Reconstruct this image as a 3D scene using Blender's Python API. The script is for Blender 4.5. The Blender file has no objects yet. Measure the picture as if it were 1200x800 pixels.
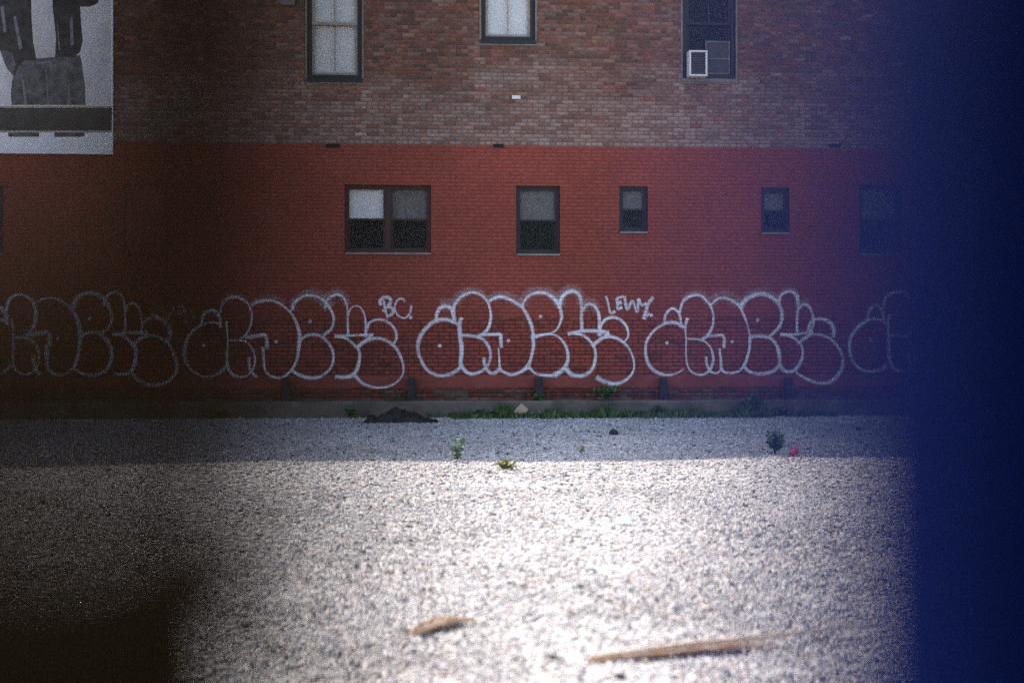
import bpy, math, random
import numpy as np
from mathutils import Vector, noise
random.seed(7); rng = np.random.default_rng(7)
S = bpy.context.scene
C = S.collection
R = math.radians

# ------------------------------------------------------------ camera, sky, sun, exposure
CAM_H, FPX, YAW, HOR = 1.55, 1667.0, R(4.4), 385.0     # eye height, focal length in photo px, yaw, horizon row
cd = bpy.data.cameras.new('camera'); cam = bpy.data.objects.new('camera', cd); C.objects.link(cam)
cam.location = (0, 0, CAM_H); cam.rotation_euler = (R(90), 0, -YAW)
cd.sensor_width = 36; cd.lens = 36 * FPX / 1200
cd.shift_y = -(400 - HOR) / 1200
cd.clip_start = .01; cd.clip_end = 2000
cd.dof.use_dof = True; cd.dof.focus_distance = 25.2; cd.dof.aperture_fstop = 1.3
S.camera = cam

SUN_EL, SUN_AZ = R(52), R(-20)          # azimuth from +Y, negative = to the left
w = bpy.data.worlds.new('World'); S.world = w; w.use_nodes = True
nt = w.node_tree; sky = nt.nodes.new('ShaderNodeTexSky'); sky.sky_type = 'NISHITA'
sky.sun_disc = False; sky.air_density = .8; sky.dust_density = 2.5; sky.ozone_density = .3; sky.sun_elevation = SUN_EL; sky.sun_rotation = SUN_AZ
bg = nt.nodes['Background']; bg.inputs['Strength'].default_value = .15
nt.links.new(sky.outputs[0], bg.inputs[0])
sd = bpy.data.lights.new('sun', 'SUN'); sd.energy = 3.3; sd.angle = R(.5); sd.color = (1, .93, .84)
sun = bpy.data.objects.new('sun', sd); C.objects.link(sun)
sdir = Vector((math.sin(SUN_AZ) * math.cos(SUN_EL), math.cos(SUN_AZ) * math.cos(SUN_EL), math.sin(SUN_EL)))
sun.rotation_euler = (-sdir).to_track_quat('-Z', 'Y').to_euler(); sun.location = (0, 40, 40)
S.view_settings.view_transform = 'Standard'; S.view_settings.look = 'None'
S.view_settings.gamma = 1; S.view_settings.exposure = 1.7
S.view_settings.use_curve_mapping = False
S.render.engine = 'CYCLES'; S.cycles.use_denoising = False; S.cycles.use_adaptive_sampling = False

# ------------------------------------------------------------ measuring helpers
FWD = Vector((math.sin(YAW), math.cos(YAW), 0)); RGT = Vector((math.cos(YAW), -math.sin(YAW), 0))
D = FPX / 66 * math.cos(YAW)            # the wall's plane: y = D
def ray(px, py): return FWD + RGT * ((px - 600) / FPX) + Vector((0, 0, (HOR - py) / FPX))
def on_wall(px, py, y=None):
    r = ray(px, py); t = (D if y is None else y) / r.y
    return (r.x * t, CAM_H + r.z * t)
def on_ground(px, py, z=0.0):
    r = ray(px, py); t = (CAM_H - z) / -r.z
    return Vector((r.x * t, r.y * t, z))

# ------------------------------------------------------------ materials
def mat(name):
    m = bpy.data.materials.new(name); m.use_nodes = True
    return m, m.node_tree.nodes, m.node_tree.links, m.node_tree.nodes['Principled BSDF']
def nd(n, t, **kw):
    x = n.new(t)
    for k, v in kw.items():
        if k in x.inputs: x.inputs[k].default_value = v
        else: setattr(x, k, v)
    return x
def ramp(n, stops):
    r = n.new('ShaderNodeValToRGB'); e = r.color_ramp.elements
    while len(e) < len(stops): e.new(.5)
    for q, (p, c) in zip(e, stops): q.position = p; q.color = (*c, 1) if len(c) == 3 else c
    return r
def mixc(n, l, fac, a, b, mode='MIX'):
    x = n.new('ShaderNodeMix'); x.data_type = 'RGBA'; x.blend_type = mode
    for s, v in ((0, fac), (6, a), (7, b)):
        if isinstance(v, bpy.types.NodeSocket): l.new(v, x.inputs[s])
        else: x.inputs[s].default_value = v if s == 0 else (*v, 1)
    return x.outputs[2]
def simple(name, col, rough=.7, var=.25, scale=8, bump=.15, metallic=0, spec=.3):
    m, n, l, b = mat(name)
    tc = nd(n, 'ShaderNodeTexCoord'); t = nd(n, 'ShaderNodeTexNoise', Scale=scale, Detail=6, Roughness=.6)
    l.new(tc.outputs['Object'], t.inputs['Vector'])
    lo = tuple(c * (1 - var) for c in col); hi = tuple(min(1, c * (1 + var)) for c in col)
    r = ramp(n, [(.3, lo), (.7, hi)]); l.new(t.outputs['Fac'], r.inputs[0]); l.new(r.outputs[0], b.inputs['Base Color'])
    b.inputs['Roughness'].default_value = rough; b.inputs['Metallic'].default_value = metallic
    b.inputs['Specular IOR Level'].default_value = spec
    if bump:
        t2 = nd(n, 'ShaderNodeTexNoise', Scale=scale * 6, Detail=4); l.new(tc.outputs['Object'], t2.inputs['Vector'])
        bp = nd(n, 'ShaderNodeBump', Strength=bump, Distance=.01); l.new(t2.outputs['Fac'], bp.inputs['Height']); l.new(bp.outputs[0], b.inputs['Normal'])
    return m
PAINT = (.275, .066, .047)
def wall_material(name, attr=True, base=(.2, .17, .145)):
    """brick / mortar: own colour, lime bloom and soot with their own outlines; all in world metres"""
    m, n, l, b = mat(name)
    g = nd(n, 'ShaderNodeNewGeometry'); pos = g.outputs['Position']
    if attr:
        a = nd(n, 'ShaderNodeAttribute', attribute_name='col'); col = a.outputs['Color']
    else:
        rr = nd(n, 'ShaderNodeRGB'); rr.outputs[0].default_value = (*base, 1); col = rr.outputs[0]
    fine = nd(n, 'ShaderNodeTexNoise', Scale=38, Detail=5, Roughness=.7); l.new(pos, fine.inputs['Vector'])
    col = mixc(n, l, .5, col, ramp_out(n, l, fine.outputs['Fac'], [(.25, (.55, .55, .55)), (.75, (1.3, 1.3, 1.3))]), 'MULTIPLY')
    big = nd(n, 'ShaderNodeTexNoise', Scale=.55, Detail=5, Roughness=.6); l.new(pos, big.inputs['Vector'])
    col = mixc(n, l, .55, col, ramp_out(n, l, big.outputs['Fac'], [(.3, (.66, .66, .67)), (.7, (1.2, 1.18, 1.16))]), 'MULTIPLY')
    l.new(col, b.inputs['Base Color']); b.inputs['Roughness'].default_value = .85; b.inputs['Specular IOR Level'].default_value = .2
    bp = nd(n, 'ShaderNodeBump', Strength=.4, Distance=.006); l.new(fine.outputs['Fac'], bp.inputs['Height']); l.new(bp.outputs[0], b.inputs['Normal'])
    return m
def ramp_out(n, l, fac, stops):
    r = ramp(n, stops); l.new(fac, r.inputs[0]); return r.outputs[0]
M = {}
M['brick'] = wall_material('brick')
M['mortar'] = wall_material('mortar', True)
M['side'] = wall_material('side_brick', False, (.16, .09, .07))
M['concrete'] = simple('concrete', (.12, .095, .073), .9, .5, 2.2, .5)
M['parge'] = simple('painted_parging', tuple(c * .8 for c in PAINT), .8, .25, 2.5, .3)
M['frame_dark'] = simple('dark_window_frame', (.018, .018, .02), .5, .3, 20, 0)
M['frame_brown'] = simple('brown_window_frame', (.05, .022, .02), .6, .3, 20, 0)
M['frame_tan'] = simple('tan_sash', (.32, .27, .21), .6, .2, 20, 0)
M['stone_sill'] = simple('sill', (.2, .17, .155), .85, .25, 10, .2)
M['lintel'] = simple('pale_trim', (.17, .145, .13), .85, .3, 6, .2)
M['blind_white'] = simple('white_blind', (.88, .88, .86), .8, .06, 5, 0)
M['blind_grey'] = simple('grey_blind', (.17, .15, .145), .8, .2, 9, 0)
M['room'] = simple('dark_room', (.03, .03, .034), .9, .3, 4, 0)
M['ac'] = simple('air_conditioner_shell', (.62, .61, .58), .5, .1, 9, 0)
M['grille'] = simple('grille', (.05, .05, .055), .6, .3, 30, 0)
M['rust'] = simple('rusty_steel', (.035, .027, .03), .8, .5, 14, .4)
M['slot'] = simple('dark_slot', (.02, .012, .01), .9, .3, 20, 0)
M['tarp'] = simple('black_plastic', (.01, .01, .012), .5, .5, 9, .3, 0, .35)
M['card'] = simple('cardboard', (.42, .29, .18), .9, .2, 9, .1)
M['straw'] = simple('dry_straw', (.36, .2, .09), .8, .6, 40, .2)
M['straw_pale'] = simple('pale_stick', (.58, .47, .35), .8, .25, 25, .2)
M['pink'] = simple('pink_plastic', (.6, .05, .12), .4, .1, 9, 0)
M['teal'] = simple('teal_plastic', (.25, .62, .55), .4, .1, 9, 0)
M['rock'] = simple('dark_rock', (.035, .032, .036), .9, .4, 30, .5)
M['leaf'] = simple('leaf', (.07, .125, .04), .6, .5, 12, 0)
M['leaf_yellow'] = simple('leaf_yellow', (.22, .22, .06), .6, .4, 12, 0)
M['grass'] = simple('grass', (.075, .115, .036), .6, .5, 6, 0)
M['slat'] = simple('weathered_slat', (.029, .0195, .008), .95, .4, 30, .5, 0, .1)
M['charred'] = simple('blackened_timber', (.006, .005, .004), .95, .4, 30, .5, 0, .05)
M['blue'] = simple('blue_paint', (.0022, .010, .096), .8, .2, 15, .1, 0, .03)
M['asphalt'] = simple('asphalt', (.045, .045, .047), .9, .3, 6, .4)
M['plywood'] = simple('plywood', (.16, .11, .07), .85, .3, 4, .2)
M['poster_white'] = simple('poster_paper', (.9, .89, .9), .5, .04, 3, 0)
M['poster_grey'] = simple('poster_grey', (.64, .61, .6), .5, .15, 3, 0)
M['print_shirt'] = simple('print_shirt', (.5, .47, .46), .5, .15, 5, 0)
M['print_fold'] = simple('print_fold', (.17, .17, .18), .5, .4, 9, 0)
M['print_black'] = simple('print_black', (.03, .028, .027), .5, .8, 7, 0)
M['print_jean'] = simple('print_trousers', (.095, .095, .1), .5, .75, 7, 0)
M['print_band'] = simple('print_band', (.05, .048, .045), .5, .4, 5, 0)
M['print_line'] = simple('print_line', (.4, .34, .24), .5, .1, 5, 0)
def glass():
    m, n, l, b = mat('glass'); n.remove(b); out = n['Material Output']
    tr = nd(n, 'ShaderNodeBsdfTransparent'); tr.inputs[0].default_value = (.8, .8, .79, 1)
    gl = nd(n, 'ShaderNodeBsdfGlossy'); gl.inputs['Roughness'].default_value = .22
    lw = nd(n, 'ShaderNodeLayerWeight', Blend=.06); fr = nd(n, 'ShaderNodeMath', operation='MULTIPLY_ADD'); l.new(lw.outputs['Facing'], fr.inputs[0]); fr.inputs[1].default_value = .4; fr.inputs[2].default_value = .015; mx = nd(n, 'ShaderNodeMixShader')
    l.new(fr.outputs[0], mx.inputs[0]); l.new(tr.outputs[0], mx.inputs[1]); l.new(gl.outputs[0], mx.inputs[2]); l.new(mx.outputs[0], out.inputs[0])
    return m
M['glass'] = glass()
COURSE = .0677
def spray(name, col, strength):
    """sprayed line: soft edges, drier in the mortar joints; uv.y runs across the line"""
    m, n, l, b = mat(name); out = n['Material Output']
    uv = nd(n, 'ShaderNodeUVMap'); uv.uv_map = 'uv'
    sx = nd(n, 'ShaderNodeSeparateXYZ'); l.new(uv.outputs[0], sx.inputs[0])
    edge = ramp_out(n, l, sx.outputs[1], [(0, (0, 0, 0)), (.3, (.85, .85, .85)), (.5, (1, 1, 1)), (.7, (.85, .85, .85)), (1, (0, 0, 0))])
    g = nd(n, 'ShaderNodeNewGeometry'); no = nd(n, 'ShaderNodeTexNoise', Scale=16, Detail=5, Roughness=.7); l.new(g.outputs['Position'], no.inputs['Vector'])
    k0 = ramp_out(n, l, no.outputs['Fac'], [(.28, (.45, .45, .45)), (.58, (1, 1, 1))])
    n2 = nd(n, 'ShaderNodeTexNoise', Scale=2.3, Detail=3); l.new(g.outputs['Position'], n2.inputs['Vector'])
    k2 = ramp_out(n, l, n2.outputs['Fac'], [(.3, (.6, .6, .6)), (.6, (1, 1, 1))])
    kk = nd(n, 'ShaderNodeMath', operation='MULTIPLY'); l.new(k0, kk.inputs[0]); l.new(k2, kk.inputs[1]); k = kk.outputs[0]
    sz = nd(n, 'ShaderNodeSeparateXYZ'); l.new(g.outputs['Position'], sz.inputs[0])
    md = nd(n, 'ShaderNodeMath', operation='DIVIDE'); l.new(sz.outputs[2], md.inputs[0]); md.inputs[1].default_value = COURSE
    fr = nd(n, 'ShaderNodeMath', operation='FRACT'); l.new(md.outputs[0], fr.inputs[0])
    j = ramp_out(n, l, fr.outputs[0], [(0, (1, 1, 1)), (.84, (1, 1, 1)), (.87, (.45, .45, .45)), (1, (.45, .45, .45))])
    a1 = nd(n, 'ShaderNodeMath', operation='MULTIPLY'); l.new(edge, a1.inputs[0]); l.new(k, a1.inputs[1])
    a2 = nd(n, 'ShaderNodeMath', operation='MULTIPLY'); l.new(a1.outputs[0], a2.inputs[0]); l.new(j, a2.inputs[1])
    a3 = nd(n, 'ShaderNodeMath', operation='MULTIPLY'); l.new(a2.outputs[0], a3.inputs[0]); a3.inputs[1].default_value = strength
    l.new(a3.outputs[0], b.inputs['Alpha']); b.inputs['Base Color'].default_value = (*col, 1); b.inputs['Roughness'].default_value = .7
    return m
M['spray'] = spray('white_spray', (.84, .8, .82), 1.0)
M['spray_bold'] = spray('white_spray_bold', (.82, .8, .84), 1.0)
M['spray_faint'] = spray('faint_spray', (.62, .58, .55), .45)
def gravel_material():
    m, n, l, b = mat('gravel'); g = nd(n, 'ShaderNodeNewGeometry')
    v = nd(n, 'ShaderNodeTexVoronoi', Scale=38); l.new(g.outputs['Position'], v.inputs['Vector'])
    sp = nd(n, 'ShaderNodeSeparateColor'); l.new(v.outputs['Color'], sp.inputs[0])
    c = ramp_out(n, l, sp.outputs[0], [(0, (.2, .18, .17)), (.5, (.42, .39, .37)), (1, (.6, .56, .54))])
    t = nd(n, 'ShaderNodeTexNoise', Scale=.8, Detail=5); l.new(g.outputs['Position'], t.inputs['Vector'])
    c = mixc(n, l, .6, c, ramp_out(n, l, t.outputs['Fac'], [(.35, (.8, .78, .76)), (.65, (1.1, 1.1, 1.1))]), 'MULTIPLY')
    l.new(c, b.inputs['Base Color']); b.inputs['Roughness'].default_value = .95; b.inputs['Specular IOR Level'].default_value = .1
    bp = nd(n, 'ShaderNodeBump', Strength=.8, Distance=.02); bp.invert = True; l.new(v.outputs['Distance'], bp.inputs['Height']); l.new(bp.outputs[0], b.inputs['Normal'])
    return m
M['gravel'] = gravel_material()
def stone_material():
    m, n, l, b = mat('gravel_stone'); a = nd(n, 'ShaderNodeAttribute', attribute_name='col')
    l.new(a.outputs['Color'], b.inputs['Base Color']); b.inputs['Roughness'].default_value = .9; b.inputs['Specular IOR Level'].default_value = .15
    return m
M['stone'] = stone_material()

# ------------------------------------------------------------ mesh helpers
class MB:
    def __init__(s): s.v = []; s.f = []
    def box(s, x0, x1, y0, y1, z0, z1):
        k = len(s.v); s.v += [(x, y, z) for z in (z0, z1) for y in (y0, y1) for x in (x0, x1)]
        s.f += [tuple(k + i for i in q) for q in ((0, 2, 3, 1), (4, 5, 7, 6), (0, 1, 5, 4), (2, 6, 7, 3), (0, 4, 6, 2), (1, 3, 7, 5))]; return s
    def poly(s, pts):
        k = len(s.v); s.v += [tuple(p) for p in pts]; s.f.append(tuple(range(k, k + len(pts)))); return s
    def tube(s, pts, radii, seg=6):
        k0 = len(s.v)
        for i, p in enumerate(pts):
            p = Vector(p); d = Vector(pts[min(i + 1, len(pts) - 1)]) - Vector(pts[max(i - 1, 0)])
            a = d.orthogonal().normalized() if abs(d.normalized().z) > .98 else d.cross(Vector((0, 0, 1))).normalized(); b = d.normalized().cross(a)
            for j in range(seg):
                t = 2 * math.pi * j / seg; s.v.append(tuple(p + (a * math.cos(t) + b * math.sin(t)) * radii[i]))
        for i in range(len(pts) - 1):
            for j in range(seg):
                s.f.append((k0 + i * seg + j, k0 + i * seg + (j + 1) % seg, k0 + (i + 1) * seg + (j + 1) % seg, k0 + (i + 1) * seg + j))
        s.f.append(tuple(k0 + j for j in range(seg))[::-1]); e = k0 + (len(pts) - 1) * seg; s.f.append(tuple(e + j for j in range(seg)))
        return s
    def leaf(s, base, tip, width, droop=0.0):
        base, tip = Vector(base), Vector(tip); d = tip - base
        a = d.cross(Vector((random.uniform(-1, 1), random.uniform(-1, 1), .6)))
        a = (a.normalized() if a.length > 1e-6 else Vector((1, 0, 0))) * width / 2
        mid = base + d * .5 + Vector((0, 0, droop)); k = len(s.v)
        s.v += [tuple(base), tuple(mid + a), tuple(tip), tuple(mid - a)]; s.f += [(k, k + 1, k + 2), (k, k + 2, k + 3)]
    def build(s, name, m, parent=None, smooth=False, bevel=0):
        me = bpy.data.meshes.new(name); me.from_pydata(s.v, [], s.f); me.materials.append(M[m]); me.update()
        if smooth: me.shade_smooth()
        o = bpy.data.objects.new(name, me); C.objects.link(o); o.parent = parent
        if bevel:
            b = o.modifiers.new('bevel', 'BEVEL'); b.width = bevel; b.segments = 2; b.limit_method = 'ANGLE'
        return o
def tag(o, label=None, cat=None, group=None, kind=None):
    for k, v in (('label', label), ('category', cat), ('group', group), ('kind', kind)):
        if v: o[k] = v
    return o
def empty(name, loc=(0, 0, 0), rz=0):
    o = bpy.data.objects.new(name, None); C.objects.link(o); o.location = loc; o.rotation_euler = (0, 0, rz); o.empty_display_size = .2
    return o
def raw_mesh(name, verts, quads, m, cols=None, parent=None, tris=False):
    nv, nf, k = len(verts), len(quads), (3 if tris else 4)
    me = bpy.data.meshes.new(name); me.vertices.add(nv); me.vertices.foreach_set('co', np.asarray(verts, np.float32).ravel())
    me.loops.add(nf * k); me.loops.foreach_set('vertex_index', np.asarray(quads, np.int32).ravel())
    me.polygons.add(nf); me.polygons.foreach_set('loop_start', np.arange(0, nf * k, k, dtype=np.int32))
    me.update(calc_edges=True); me.validate()
    if cols is not None:
        a = me.attributes.new('col', 'FLOAT_COLOR', 'POINT'); a.data.foreach_set('color', np.c_[cols, np.ones(nv)].astype(np.float32).ravel())
    me.materials.append(M[m]); o = bpy.data.objects.new(name, me); C.objects.link(o); o.parent = parent
    return o

# ------------------------------------------------------------ ground
def gz(x, y):
    """the lot is level within a few centimetres, flat at its edges"""
    f = max(0, min(1, (D - .6 - y) / 2)) * max(0, min(1, (y - 2) / 2))
    return f * (.06 * noise.noise(Vector((x * .3, y * .25, 1.7))) + .014 * noise.noise(Vector((x * 1.4, y * 1.3, 5))))
xs = np.r_[-600, -120, np.arange(-18, 20.01, .25), 120, 600]; ys = np.r_[-600, -60, np.arange(1, 26.01, .25), 90, 600]
gv = [(x, y, gz(x, y) if -18 <= x <= 20 and 1 <= y <= 26 else 0) for y in ys for x in xs]
nx = len(xs); gf = [(j * nx + i, j * nx + i + 1, (j + 1) * nx + i + 1, (j + 1) * nx + i) for j in range(len(ys) - 1) for i in range(nx - 1)]
ground = raw_mesh('ground', gv, gf, 'gravel'); tag(ground, 'pale crushed stone ground of the vacant lot', 'ground', kind='structure')

def cell2(x, y, c={}):
    k = (int(x * 6), int(y * 6))
    if k not in c: c[k] = 1 + .22 * noise.noise(Vector((x * .7, y * .45, 2))) + .22 * noise.noise(Vector((x * 2.3, y * 1.6, 8)))
    return c[k]
def gravel():
    P = []
    for y0, y1, dens, smin, smax in ((4.2, 9, 1900, .008, .023), (9, 14, 1050, .010, .025), (14, 24.75, 480, .012, .029)):
        ym = y1; half = .36 * ym + 2.4; xc = math.tan(YAW) * ym
        n = int((y1 - y0) * 2 * half * dens); x = rng.uniform(xc - half, xc + half, n); y = rng.uniform(y0, y1, n)
        keep = np.abs(x - math.tan(YAW) * y) < .36 * y + 2.4
        x, y = x[keep], y[keep]; s = smin + (smax - smin) * rng.random(len(x)) ** 2.2; s[rng.random(len(s)) < .03] *= 1.6
        P.append(np.c_[x, y, s])
    P = np.concatenate(P); n = len(P)
    cell = {}
    z = np.empty(n)
    for i in range(n):          # terrain height, cached on a 12 cm grid
        k = (int(P[i, 0] * 8), int(P[i, 1] * 8))
        if k not in cell: cell[k] = gz(P[i, 0], P[i, 1])
        z[i] = cell[k]
    octa = np.array([(1, 0, 0), (0, 1, 0), (-1, 0, 0), (0, -1, 0), (0, 0, 1), (0, 0, -1)], float)
    tri = np.array([(0, 1, 4), (1, 2, 4), (2, 3, 4), (3, 0, 4), (1, 0, 5), (2, 1, 5), (3, 2, 5), (0, 3, 5)])
    v = octa[None] * rng.uniform(.6, 1.25, (n, 6, 1)) + rng.normal(0, .16, (n, 6, 3))
    v[:, :, 2] *= rng.uniform(.38, .75, (n, 1))
    a = rng.uniform(0, 6.28, n); t = rng.normal(0, .38, n)
    y1_ = v[:, :, 1] * np.cos(t)[:, None] - v[:, :, 2] * np.sin(t)[:, None]; z1_ = v[:, :, 1] * np.sin(t)[:, None] + v[:, :, 2] * np.cos(t)[:, None]
    x2 = v[:, :, 0] * np.cos(a)[:, None] - y1_ * np.sin(a)[:, None]; y2 = v[:, :, 0] * np.sin(a)[:, None] + y1_ * np.cos(a)[:, None]
    v = np.stack([x2, y2, z1_], -1) * P[:, 2][:, None, None]
    v[:, :, 0] += P[:, 0][:, None]; v[:, :, 1] += P[:, 1][:, None]; v[:, :, 2] += (z + P[:, 2] * .15)[:, None]
    q = (tri[None] + 6 * np.arange(n)[:, None, None]).reshape(-1, 3)
    tone = np.clip(rng.normal(.47, .09, n), .12, .7); dark = rng.random(n) < .085; tone[dark] = rng.uniform(.05, .16, dark.sum())
    patch = np.array([cell2(P[i, 0], P[i, 1]) for i in range(n)])
    tint = np.array([1, .945, .905]) + rng.normal(0, .025, (n, 3)); warm = rng.random(n) < .08; tint[warm] *= (1.05, .9, .8)
    col = np.clip(tone[:, None] * tint * patch[:, None], .02, .8).repeat(6, 0)
    o = raw_mesh('gravel_stones', v.reshape(-1, 3), q, 'stone', col, tris=True)
    tag(o, 'loose pale crushed gravel stones strewn over the lot', 'gravel', kind='stuff')
gravel()

# ------------------------------------------------------------ the building
X0, X1, H = -19.0, 21.0, 11.7
Zp = on_wall(600, 171)[1]                # top of the red paint
building = empty('brick_building', (0, D, 0)); tag(building, 'old brick building with its lower storey painted dark red', 'building')
OFF = Vector((0, -D, 0))                 # children are built in world metres, then shifted to the building's origin
def child(o, parent=None):
    o.parent = parent or building
    if parent is None: o.location = OFF
    return o
def rect(px0, py0, px1, py1):
    xa, za = on_wall(px0, py1); xb, zb = on_wall(px1, py0); return [xa, za, xb, zb]
def rect_h(px0, px1, z0, z1):
    return [on_wall(px0, 200)[0], z0, on_wall(px1, 200)[0], z1]
WIN = {}
for k, r in {'wide': (404, 217, 505, 296.5), 'tall': (605, 218, 656, 298), 'small': (726, 218.5, 759, 272), 'small2': (892, 220, 925, 273),
             'tall2': (1007, 217, 1057, 298), 'tall0': (146, 217, 196, 297), 'edge': (-46, 217, 4, 297)}.items():
    WIN[k] = rect(*r)
zb = on_wall(392, 94)[1]
WIN['up1'] = rect_h(360, 424, zb, zb + 2.35)
WIN['up2'] = rect_h(564, 627, on_wall(595, 49)[1], zb + 2.35)
WIN['up3'] = rect_h(800, 862, on_wall(830, 94)[1], zb + 2.35)
openings = [r for r in WIN.values()]

def brick_colours(n, z):
    pal = np.array([(.11, .05, .034), (.18, .068, .043), (.24, .085, .052), (.29, .13, .085), (.21, .14, .105), (.07, .042, .034), (.34, .2, .14)])
    i = rng.choice(len(pal), n, p=[.2, .22, .2, .14, .1, .09, .05])
    c = pal[i] * rng.uniform(.85, 1.18, (n, 1))
    return (c * .58 + pal.mean(0) * .42) * .88
def bricks():
    B = []
    nc = int(H / COURSE)
    for r in range(nc):
        z0 = r * COURSE; z1 = z0 + COURSE - .0105
        head = (r % 3 == 2); L = .105 if head else .21
        off = (.0 if head else (.105 if r % 2 else 0)) + rng.normal(0, .006)
        cuts = sorted([(o[0], o[2]) for o in openings if z1 > o[1] and z0 < o[3]])
        x = X0 + off
        while x < X1:
            a, b = x + rng.uniform(-.002, .002), x + L - .0105 + rng.uniform(-.003, .002); x += L
            segs = [(a, min(b, X1))]
            for c0, c1 in cuts:
                ns = []
                for s0, s1 in segs:
                    if s1 <= c0 or s0 >= c1: ns.append((s0, s1)); continue
                    if s0 < c0 - .02: ns.append((s0, c0))
                    if s1 > c1 + .02: ns.append((c1, s1))
                segs = ns
            for s0, s1 in segs:
                zz0, zz1 = z0, z1
                for o in openings:          # trim courses that a sill or head cuts through
                    if s1 > o[0] + .01 and s0 < o[2] - .01:
                        if zz0 < o[1] < zz1: zz1 = o[1]
                        if zz0 < o[3] < zz1: zz0 = o[3]
                if zz1 - zz0 > .012: B.append((s0, s1, zz0, zz1))
    return np.array(B)
B = bricks(); nb = len(B)
bx, bz = (B[:, 0] + B[:, 1]) / 2, (B[:, 2] + B[:, 3]) / 2
yf = rng.normal(0, .0022, nb)
col = brick_colours(nb, bz)
# lime bloom streaking the bare brick just above the paint, soot higher up
bl = np.array([noise.noise(Vector((x * .9, z * 2.2, 3))) for x, z in zip(bx, bz)])
bloom = np.clip((1.5 - (bz - Zp) + bl * .6) / .8, 0, 1) * .48 + np.clip(1 - (bz - Zp) / .3, 0, 1) * .12 + np.clip(bl, 0, 1) * .2
for k_ in ('up1', 'up2', 'up3'):       # run-off streaks below the ends of the upper sills
    o_ = WIN[k_]
    for e_ in (o_[0] - .03, o_[2] + .03):
        bloom += np.where((np.abs(bx - e_) < .09) & (bz < o_[1]) & (bz > Zp), .35 * np.clip(1 - (o_[1] - bz) / 2.2, 0, 1), 0)
bloom = np.clip(bloom * rng.uniform(.3, 1.5, nb), 0, .8)[:, None]
col = col * (1 - bloom) + np.array([.36, .255, .213]) * bloom
red_ = rng.random(nb) < .016; col[red_] = np.array([.31, .11, .075]) * rng.uniform(.7, 1.1, (red_.sum(), 1))
odd = rng.random(nb) < .007; col[odd] = np.array([.38, .25, .18]) * rng.uniform(.7, 1.2, (odd.sum(), 1))
painted = (B[:, 3] < Zp + .03 + rng.normal(0, .004, nb)) & (bz > .50)
col[painted] = np.array(PAINT) * rng.uniform(.93, 1.07, (painted.sum(), 1))
# worn paint low on the wall shows browner brick here and there
wear = np.array([noise.noise(Vector((x * .45, z * 1.3, 9))) for x, z in zip(bx, bz)])
wr = painted & (bz < 1.75) & (wear + rng.normal(0, .3, nb) > .12)
col[wr] = col[wr] * np.array([.78, .92, .95]) * rng.uniform(.75, 1.15, (wr.sum(), 1))
low = (bz <= .50); lm = rng.random(nb) < .45
col[low] = np.array([.125, .065, .045]) * rng.uniform(.65, 1.3, (low.sum(), 1))
col[low & lm] = np.array(PAINT) * rng.uniform(.4, .7, ((low & lm).sum(), 1))
yf[painted & (bz > 1.8)] *= .35
drop = low & (rng.random(nb) < .06)          # spalled bricks in the footing
yf[drop] += .03
# 300 full bricks of the bare wall as parts of their own, the rest as one part
cx, cz = on_wall(690, 112)
full = np.where((B[:, 1] - B[:, 0] > .19) & (bz > Zp + .05) & (B[:, 3] - B[:, 2] > .055))[0]
sel = full[np.argsort(((bx[full] - cx) / 1.6) ** 2 + (bz[full] - cz) ** 2)[:300]]
mask = np.ones(nb, bool); mask[sel] = False
QF = np.array([(0, 1, 3, 2), (2, 3, 7, 6), (4, 5, 1, 0), (4, 0, 2, 6), (1, 5, 7, 3)])
def brick_arrays(b, y):
    n = len(b); v = np.empty((n, 8, 3))
    for i, (xi, yi, zi) in enumerate([(0, 0, 2), (1, 0, 2), (0, 0, 3), (1, 0, 3), (0, 1, 2), (1, 1, 2), (0, 1, 3), (1, 1, 3)]):
        v[:, i, 0] = b[:, xi]; v[:, i, 1] = D + (y if yi == 0 else .05); v[:, i, 2] = b[:, zi]
    return v.reshape(-1, 3), (QF[None] + 8 * np.arange(n)[:, None, None]).reshape(-1, 4)
v, q = brick_arrays(B[mask], yf[mask])
# mortar bed with the window holes left open
gx = sorted({X0, X1, *[o[0] for o in openings], *[o[2] for o in openings], *np.arange(X0 + 1, X1, 1.0)})
gzs = sorted({0, H, Zp, .5, 1.75, *[o[1] for o in openings], *[o[3] for o in openings]})
mv, mf, mc = [], [], []
for i in range(len(gx) - 1):
    for j in range(len(gzs) - 1):
        cxm, czm = (gx[i] + gx[i + 1]) / 2, (gzs[j] + gzs[j + 1]) / 2
        if any(o[0] < cxm < o[2] and o[1] < czm < o[3] for o in openings): continue
        k = len(mv); yy = D + (.0075 if not (1.75 < czm < Zp) else .0035)
        mv += [(gx[i], yy, gzs[j]), (gx[i + 1], yy, gzs[j]), (gx[i + 1], yy, gzs[j + 1]), (gx[i], yy, gzs[j + 1])]
        mf.append((k, k + 1, k + 2, k + 3)); mc += [tuple(c * (.93 if czm > 1.75 else .55) for c in PAINT) if .5 < czm < Zp else ((.19, .145, .125) if czm > Zp else (.09, .07, .055))] * 4
wall = child(raw_mesh('wall', mv, mf, 'mortar', np.array(mc)))
rest = raw_mesh('brick_facing', v, q, 'brick', col[mask].repeat(8, 0), wall); rest['kind'] = 'stuff'
NP = 50; order = sel[np.argsort(col[sel].sum(1))]; proto = []
for k in range(NP):                      # 50 brick colours, each shared by six alike bricks
    c = np.median(col[order[k * 6:k * 6 + 6]], 0); vv, qq = brick_arrays(np.array([[-.0995, .0995, -.0286, .0286]]), np.array([0.])); vv[:, 1] -= D
    o = raw_mesh('brick', vv, qq, 'brick', np.tile(c, (8, 1)), wall); proto.append(o.data); bpy.data.objects.remove(o)
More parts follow.
